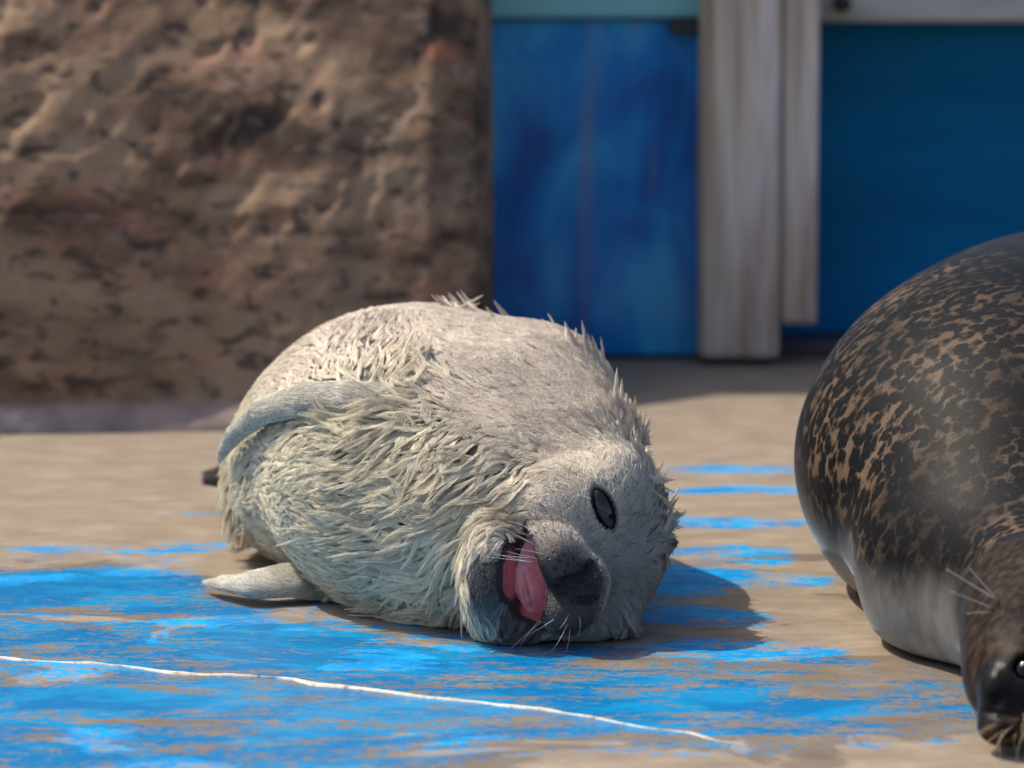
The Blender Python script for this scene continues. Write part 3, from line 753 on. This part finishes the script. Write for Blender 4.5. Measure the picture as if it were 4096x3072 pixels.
            f = gr.sample(q); g_ = gr.grad(q); q = q + g_ * (h - f)[:, None]
            q[:, 2] = np.maximum(q[:, 2], 0.0025)
            pts.append(q)
        return np.stack(pts, 1), a0, L
    def colours(a0, p, var):
        cream = np.array([.73, .66, .49]); rosy = np.array([.71, .625, .52]); grey = np.array([.64, .595, .545])
        w1 = np.clip(a0[:, 3:4], 0, 1); w2 = np.clip(a0[:, 4:5], 0, 1); w3 = np.clip(a0[:, 5:6], 0, 1); c = cream * (1 - w1 - w2 - w3) + rosy * w1 + grey * w2 + np.array([.37, .36, .33]) * w3
        c = c * (0.82 + 0.36 * var[:, None])
        pat = fbm(p * 30, 3, 61)[:, None]; c = c * (0.75 + 0.5 * pat)
        mz = np.maximum.reduce([sstep(.050, .028, np.linalg.norm(p - P(*q), axis=1)) for q in ((2210, 2260, 4.89), (2280, 2440, 4.89), (2310, 2340, 4.88), (1975, 2330, 4.89), (2090, 2480, 4.91))])[:, None]
        c = c * (1 - mz * 0.9) + np.array([.085, .075, .073]) * mz * 0.9
        return c
    def curves(name, pts, rad, col):
        n, k, _ = pts.shape
        cu = bpy.data.hair_curves.new(name); cu.add_curves([k] * n)
        org = np.array(root.location)
        cu.attributes['position'].data.foreach_set('vector', (pts - org).astype(np.float32).ravel())
        r = cu.attributes.get('radius') or cu.attributes.new('radius', 'FLOAT', 'POINT'); r.data.foreach_set('value', rad.astype(np.float32).ravel())
        c = cu.attributes.new('coat', 'FLOAT_COLOR', 'POINT'); cc = np.ones((n, k, 4), np.float32); cc[..., :3] = col; c.data.foreach_set('color', cc.ravel())
        cu.materials.append(fm)
        o = bpy.data.objects.new(name, cu); link(o, root); tag(o, kind='stuff'); return o
    f_ = NT('wet_fur'); ca = f_.attr('coat').outputs['Color']; f_.base(ca); f_.set(Roughness=0.42); f_.b.inputs['Specular IOR Level'].default_value = 0.4
    fm = f_.m
    # undercoat
    p0 = scatter(140000); mzp = muzz(p0); p0 = p0[RNG.random(len(p0)) > np.maximum(mzp * .35, 1.0 * (np.minimum(up_fl.d(p0), lo_fl.d(p0)) < .003))]; pts, a0, L = grow(p0, 3, 0.26, 1.0, 0.35, 0.2, 0.0010, coh=2.2)
    cu_ = colours(a0, p0, RNG.random(len(p0))); under = np.array([.11, .093, .086]) * (.7 + .6 * RNG.random((len(p0), 1)))
    wl_ = np.clip(a0[:, 2:3] * 1.35 - .25, 0, .9); cu_ = cu_ * (1 - wl_) + under * wl_
    fw = sstep(.008, .003, np.minimum(up_fl.d(p0), lo_fl.d(p0)))[:, None]; cu_ = cu_ * (1 - fw) + np.array([.52, .49, .40]) * RNG.uniform(.85, 1.1, (len(p0), 1)) * fw
    hw = sstep(.010, .003, hind.d(p0))[:, None]; cu_ = cu_ * (1 - hw) + np.array([.06, .055, .05]) * hw
    rad = np.array([.00030, .00028, .00022, .0001])[None] * np.ones((len(p0), 1))
    curves('undercoat', pts, rad, np.repeat(cu_[:, None], 4, 1))
    # short flat hair along the flippers
    pf = scatter(260000); du, dl = up_fl.d(pf), lo_fl.d(pf); s_ = np.minimum(du, dl) < .004; pf, du, dl = pf[s_], du[s_], dl[s_]
    def along(ch, p):
        i = np.argmin(((p[:, None] - ch.p[None]) ** 2).sum(-1), 1); i = np.minimum(i, len(ch.p) - 2); v_ = ch.p[i + 1] - ch.p[i]; return v_ / np.linalg.norm(v_, axis=1, keepdims=True)
    Df = np.where((du < dl)[:, None], along(up_fl, pf), along(lo_fl, pf))
    ptf, af, Lf = grow(pf, 3, 1.0, 1.0, 0.12, 0.1, 0.0008, D=Df, LL=RNG.uniform(.006, .011, len(pf)), lf=np.full(len(pf), .04))
    streak = fbm(pf * np.array([60, 60, 60]), 3, 23)[:, None]
    cf = np.array([.70, .66, .55]) * (.55 + .75 * streak) * RNG.uniform(.85, 1.12, (len(pf), 1))
    curves('flipper_fur', ptf, np.array([.00028, .00026, .0002, .0001])[None] * np.ones((len(pf), 1)), np.repeat(cf[:, None], 4, 1))
    # locks
    r0 = thin(scatter(70000), 0.0100); r0 = r0[(bare(r0) > .5) & (flip(r0) > .006) & (muzz(r0) < .35)]
    gp, a0, L = grow(r0, 7, 1.55, 1.0, 0.12, 0.55, 0.0036, coh=2.0)
    # heavier soaked locks over the chest and flank
    rb = thin(scatter(40000), 0.021); rb = rb[(bare(rb) > .5) & (flip(rb) > .008) & (muzz(rb) < .2)]; ab = field(rb)[1]; rb = rb[(ab[:, 2] > .80) & (ab[:, 0] > .027)]
    gb, ab, Lb = grow(rb, 7, 2.1, 1.0, 0.14, 0.6, 0.0055, coh=2.0)
    # stray wet tufts that break the outline
    TU = []
    def tufts(px0, py0, px1, py1, n_, dx, dy, L0, sp=.25):
        for i in range(n_):
            w = RNG.random(); TU.append((px0 + (px1 - px0) * w, py0 + (py1 - py0) * w, dx + RNG.normal(0, sp), dy + RNG.normal(0, sp), L0 * RNG.uniform(.7, 1.3)))
    tufts(1790, 1240, 1960, 1240, 14, -.1, -1, .030); tufts(1990, 1250, 2060, 1270, 3, -.4, -1, .028); tufts(2230, 1340, 2420, 1470, 12, -.35, -.95, .034)
    tufts(1430, 1320, 1500, 1310, 3, -.1, -1, .026); tufts(2470, 1660, 2560, 1760, 16, .3, -.95, .042); tufts(2540, 1760, 2650, 1900, 24, .6, -.8, .044); tufts(2640, 1900, 2680, 2180, 26, .9, -.35, .038)
    tufts(890, 1930, 960, 2180, 18, -.7, .6, .040); tufts(1250, 2100, 1600, 2250, 14, -1, .12, .050, .12); tufts(2480, 2420, 2560, 2480, 10, .45, .9, .034);  tufts(1620, 2520, 1800, 2570, 10, -.9, .3, .040)
    tp = []; td = []; tl = []
    for px, py, dx, dy, L_ in TU:
        q = march(px, py); k_ = 0
        while q is None and k_ < 12: k_ += 1; px += (1850 - px) * .02; py += (1900 - py) * .02; q = march(px, py)
        if q is None: continue
        vv = np.array([dx, 0, 0]) - dy * UPV; tp.append(q); td.append(vv / np.linalg.norm(vv)); tl.append(L_)
    tp = np.array(tp); td = np.array(td); tl = np.array(tl)
    gt, at, Lt = grow(tp, 7, 1.0, 1.0, 0.15, 0.5, 0.004, D=td, LL=tl, lf=RNG.uniform(.3, .75, len(tp))); at[:, 2] = .95; hiw = tp[:, 2] > .13; at[hiw, 4] = np.maximum(at[hiw, 4], at[hiw, 5]) * .6; at[hiw, 5] = 0
    keep = RNG.random(len(r0)) < np.where(a0[:, 2] > .82, .52, 1.0); gp, a0, L, r0 = np.concatenate([gp[keep], gb, gt]), np.concatenate([a0[keep], ab, at]), np.concatenate([L[keep], Lb, Lt]), np.concatenate([r0[keep], rb, tp])
    big = np.ones(len(gp)); big[keep.sum():keep.sum() + len(gb)] = 1.35; big[keep.sum() + len(gb):] = 1.25
    ns = 50; n = len(gp); k = gp.shape[1]
    nn = gr.grad(gp[:, 0]); t1 = gp[:, 1] - gp[:, 0]; t1 -= nn * (t1 * nn).sum(1, keepdims=True); t1 /= np.linalg.norm(t1, axis=1, keepdims=True) + 1e-6; t2 = np.cross(nn, t1)
    th = RNG.random((n, ns)) * 6.283; rr = np.sqrt(RNG.random((n, ns))) * ((0.0115 + (np.minimum(0.0052, 0.0026 + 0.12 * L) - 0.0115) * sstep(.2, .70, a0[:, 2]))[:, None] * RNG.uniform(.6, 1.3, (n, 1)) * big[:, None])
    off = (rr * np.cos(th) * 1.3)[..., None] * t1[:, None] + (rr * np.sin(th))[..., None] * t2[:, None]
    t = np.linspace(0, 1, k); cl = a0[:, 2][:, None, None, None]
    conv = 1 - cl * (t[None, None, :, None] ** 0.7)
    sp = gp[:, None] + off[:, :, None] * conv
    ls = RNG.uniform(.55, 1.0, (n, ns))
    sp = sp[:, :, :1] + (sp - sp[:, :, :1]) * (1 - (1 - ls[..., None, None]) * t[None, None, :, None])
    sp = sp + RNG.normal(0, .0006, sp.shape) * t[None, None, :, None]
    sp[..., 2] = np.maximum(sp[..., 2], 0.0015)
    sp = sp.reshape(n * ns, k, 3)
    cc = colours(a0, r0, .5 + (RNG.random(n) - .5) * (.5 + .5 * sstep(.3, .8, a0[:, 2]))); cc = np.repeat(cc[:, None], ns, 1) * RNG.uniform(.84, 1.12, (n, ns, 1)); cc = cc.reshape(-1, 3)
    rootdark = (0.62 + 0.38 * sstep(0, .45, t))[None, :, None]
    rad = (.00030 * (1 - .6 * t ** 2))[None] * RNG.uniform(.8, 1.2, (n * ns, 1))
    rt = sp[:, 0]; ok = (socket.d(rt) > .0045) & (mouth(rt) > .006) & (RNG.random(len(rt)) > muzz(rt) * 1.6) & (np.minimum(up_fl.d(rt), lo_fl.d(rt)) > .001)
    sp, rad, cc = sp[ok], rad[ok], cc[ok]
    curves('fur', sp, rad, cc[:, None] * np.ones((1, k, 1)))
    print('pup', len(V), len(gb), len(gt), 'locks', n, 'strands', n * ns)
build_pup()

# ------------------------------------------------------------------ the adult
def build_adult():
    body = [
        Ell(P(4180, 1830, 5.35), (0.36, 0.52, 0.285), 0.08, rotm((0, 0, 1), -0.15)),
        Ell(P(4430, 1560, 5.75), (0.40, 0.60, 0.255), 0.10, rotm((0, 0, 1), -0.3)),
        Ell(P(4130, 2270, 4.93), (0.235, 0.24, 0.20), 0.08),
        Ell(P(4170, 2400, 4.72), (0.13, 0.16, 0.13), 0.06),
        Ell(P(4165, 2500, 4.54), (0.096, 0.14, 0.112), 0.06),
        Ell(P(4120, 2630, 4.42), (0.078, 0.11, 0.080), 0.06),
        Ell(P(4092, 2745, 4.345), (0.058, 0.082, 0.066), 0.055),
        Ell(P(3985, 2770, 4.295), (0.019, 0.026, 0.028), 0.014),
        Ell(P(4025, 2905, 4.29), (0.034, 0.042, 0.030), 0.016),
        Ell(P(3975, 2395, 4.50), (0.014, 0.02, 0.014), 0.02),
        Ell((1.25, 6.7, 0.16), (0.22, 0.55, 0.15), 0.10, rotm((0, 0, 1), -0.35)),
    ]
    hind = Chain([(1.35, 7.0, 0.12), (1.50, 7.35, 0.06), (1.62, 7.55, 0.05)], [.08, .05, .02], 0.03, n=(0, 0, 1), fl=2.2)
    fore = Chain([(0.95, 5.0, 0.16), (1.06, 4.82, 0.05), (1.12, 4.66, 0.03)], [.06, .045, .02], 0.03, n=(0, 0, 1), fl=1.8)
    prims = body + [hind, fore]
    def bd(p): return union_d(body, p)
    def march(px, py):
        d = ray(px, py); d = d / np.linalg.norm(d); t = 3.9
        for _ in range(120):
            v = bd((CAMP + d * t)[None])[0]
            if v < 0.0006: break
            t += v * 0.8
            if t > 6.5: return None
        return CAMP + d * t
    def nrm(p):
        e = 0.003; g = np.array([bd((p + np.eye(3)[i] * e)[None])[0] - bd((p - np.eye(3)[i] * e)[None])[0] for i in range(3)]); return g / np.linalg.norm(g)
    def line(L): return [march(a, b) for a, b in L]
    nost = Chain(line([(3955, 2790), (3985, 2800), (4012, 2795)]), [.004, .0085, .005])
    crease = Chain(line([(3905, 2610), (3935, 2570), (3985, 2540)]), [.002, .0035, .002])
    lip = Chain(line([(3925, 2845), (3975, 2850), (4040, 2862), (4090, 2858)]), [.002, .004, .004, .003])
    eye_c = march(4112, 2664); en = nrm(eye_c); ball = eye_c - en * 0.0205
    sock = Ell(ball + en * 0.004, (.0195, .0195, .0195), .006)
    def post(F, pts, axs):
        for c, k in ((nost, .004), (crease, .004), (lip, .004), (sock, .005)):
            sl = tuple(slice(max(0, np.searchsorted(ax, l - .02) - 1), np.searchsorted(ax, h + .02) + 1) for ax, l, h in zip(axs, c.lo, c.hi))
            F[sl] = smax(F[sl], -c.d(pts[sl]), k)
        return smax(F, 0.001 - pts[..., 2], 0.03)
    xs = axis_pts([(0.28, 0.52, 0.009), (0.52, 0.72, 0.003), (0.72, 1.8, 0.016)])
    ys = axis_pts([(4.16, 4.68, 0.004), (4.68, 7.7, 0.016)])
    zs = axis_pts([(-0.02, 0.26, 0.0035), (0.26, 0.8, 0.012)])
    gr = Grid(xs, ys, zs).build(prims, post); V, F = gr.nets()
    root = empty('adult_seal', (0.8, 5.5, 0)); tag(root, 'dark sleek adult seal with tan blotches and grey belly, head resting on deck', 'seal')
    head = sstep(.24, .12, np.linalg.norm(V - P(4130, 2600, 4.42), axis=1))
    nose = sstep(.050, .028, np.linalg.norm(V - P(3985, 2765, 4.285), axis=1))
    # pale underside follows the animal's own flank line
    nz = fbm(V * np.array([9, 9, 9]), 4, 4) - 0.5
    flank = V[:, 2] - (0.095 + 0.045 * sstep(4.9, 5.5, V[:, 1])) + nz * 0.07
    belly = sstep(0.06, -0.07, flank) * (1 - head) * sstep(4.58, 4.70, V[:, 1])
    m = NT('sleek_spotted_coat'); v = m.coord()
    vs = m.coord(scale=(1.0, 1.0, 0.8), rot=(0.0, math.radians(-25), 0))
    wob = m.n('VectorMath', operation='ADD'); nz_ = m.n('TexNoise'); nz_.inputs['Scale'].default_value = 30; nz_.inputs['Detail'].default_value = 3; m.l(vs, nz_.inputs['Vector'])
    scl = m.n('VectorMath', operation='SCALE'); scl.inputs['Scale'].default_value = 0.035; m.l(nz_.outputs['Color'], scl.inputs[0]); m.l(vs, wob.inputs[0]); m.l(scl.outputs[0], wob.inputs[1])
    vor = m.n('TexVoronoi'); vor.inputs['Scale'].default_value = 62; m.l(wob.outputs[0], vor.inputs['Vector'])
    big = m.math('ADD', m.math('MULTIPLY', vor.outputs['Distance'], 0.55), m.math('MULTIPLY', m.noise(vs, 22, 4, 0.6), 0.5))
    fur = m.noise(m.coord(scale=(1, 1, 0.12), rot=(0, math.radians(-12), 0)), 420, 3, 0.6)
    sig = m.math('ADD', m.math('MULTIPLY', big, 0.86), m.math('MULTIPLY', fur, 0.14))
    hi = m.ramp(m.noise(v, 3.0, 3, 0.5), [(0.38, 0.15), (0.62, 1.0)])
    spots = m.math('MULTIPLY', m.ramp(sig, [(0.535, 0.0), (0.655, 1.0)]), hi)
    dark = m.mix(m.ramp(fur, [(0.35, 0.0), (0.75, 1.0)]), (0.004, 0.0045, 0.0055), (0.012, 0.012, 0.0125))
    tan = m.mix(m.ramp(fur, [(0.35, 0.0), (0.75, 1.0)]), (0.10, 0.066, 0.042), (0.18, 0.122, 0.08))
    hd = m.attr('head').outputs['Fac']; be = m.attr('belly').outputs['Fac']; no = m.attr('nose').outputs['Fac']
    c = m.mix(m.math('MULTIPLY', spots, m.math('SUBTRACT', 1.0, m.math('MULTIPLY', hd, 0.75))), dark, tan)
    hn = m.ramp(m.noise(m.coord(scale=(1, 1, 0.35)), 85, 4, 0.65), [(0.42, 0.0), (0.66, 1.0)])
    hc = m.mix(hn, (0.009, 0.007, 0.006), (0.060, 0.038, 0.024))
    c = m.mix(m.math('MULTIPLY', hd, 0.85), c, hc)
    bel = m.mix(m.ramp(m.noise(m.coord(scale=(1, 1, 0.3), rot=(0, math.radians(-35), 0)), 30, 4, 0.6), [(0.35, 0.0), (0.7, 1.0)]), (0.20, 0.19, 0.17), (0.32, 0.30, 0.26))
    c = m.mix(be, c, bel); c = m.mix(no, c, (0.010, 0.010, 0.012))
    m.base(c); r = m.math('SUBTRACT', 0.46, m.math('MULTIPLY', no, 0.26)); m.rough(r)
    m.b.inputs['Specular IOR Level'].default_value = 0.06
    m.b.inputs['Sheen Weight'].default_value = 0.25; m.b.inputs['Sheen Roughness'].default_value = 0.16; m.b.inputs['Sheen Tint'].default_value = (0.55, 0.75, 1.0, 1)
    m.bump(fur, 0.18, 0.003)
    o = mesh_obj('body', V, F, m.m, root)
    float_attr(o, 'head', head); float_attr(o, 'belly', belly); float_attr(o, 'nose', nose)
    bm = bmesh.new(); bmesh.ops.create_uvsphere(bm, u_segments=28, v_segments=18, radius=0.0185)
    ev = np.array([q.co[:] for q in bm.verts]); ef = [tuple(q.index for q in f.verts) for f in bm.faces]; bm.free()
    em = NT('adult_eye'); em.set(Base_Color=(0.004, 0.004, 0.005, 1), Roughness=0.08); em.b.inputs['Specular IOR Level'].default_value = 0.25
    mesh_obj('eye', ev + ball, ef, em.m, root)
    wm = simple('white_whisker', (0.72, 0.70, 0.62), 0.35); wt = simple('tan_whisker', (0.42, 0.34, 0.20), 0.4)
    for a_, b_, c_, r in (((3990, 2400), (3900, 2345), (3785, 2277), .0011), ((3992, 2398), (3940, 2345), (3880, 2275), .001), ((3972, 2430), (3900, 2405), (3797, 2362), .0008), ((3962, 2450), (3910, 2445), (3868, 2455), .0006)):
        q = march(*a_) + np.array([0, -.002, 0]); pts = bez(q, P(*b_, q[1] - .02), P(*c_, q[1] - .03), 9)
        V2, F2 = tube(pts, np.linspace(r, r * .35, 9), 5); mesh_obj('brow_whisker', V2, F2, wm, root)
    L = [[], []]
    for i in range(13):
        px = RNG.uniform(3925, 4120); py = RNG.uniform(2850, 2950); q = march(px, py)
        if q is None: continue
        k = (px - 3925) / 195
        e = q + np.array([-.085 * (1 - k) ** 1.3 + .01 + RNG.normal(0, .014), -.03 + RNG.normal(0, .018), -q[2] + RNG.uniform(.002, .010)])
        mid = (q + e) / 2 + np.array([-.008, -.012, .008]); v_, f_ = tube(bez(q, mid, e, 7), np.linspace(.00042, .00016, 7), 4)
        k0 = sum(len(x) for x in L[0]); L[0].append(v_); L[1] += [tuple(j + k0 for j in f) for f in f_]
    o = mesh_obj('muzzle_whiskers', np.concatenate(L[0]), L[1], wt, root); tag(o, kind='stuff')
build_adult()
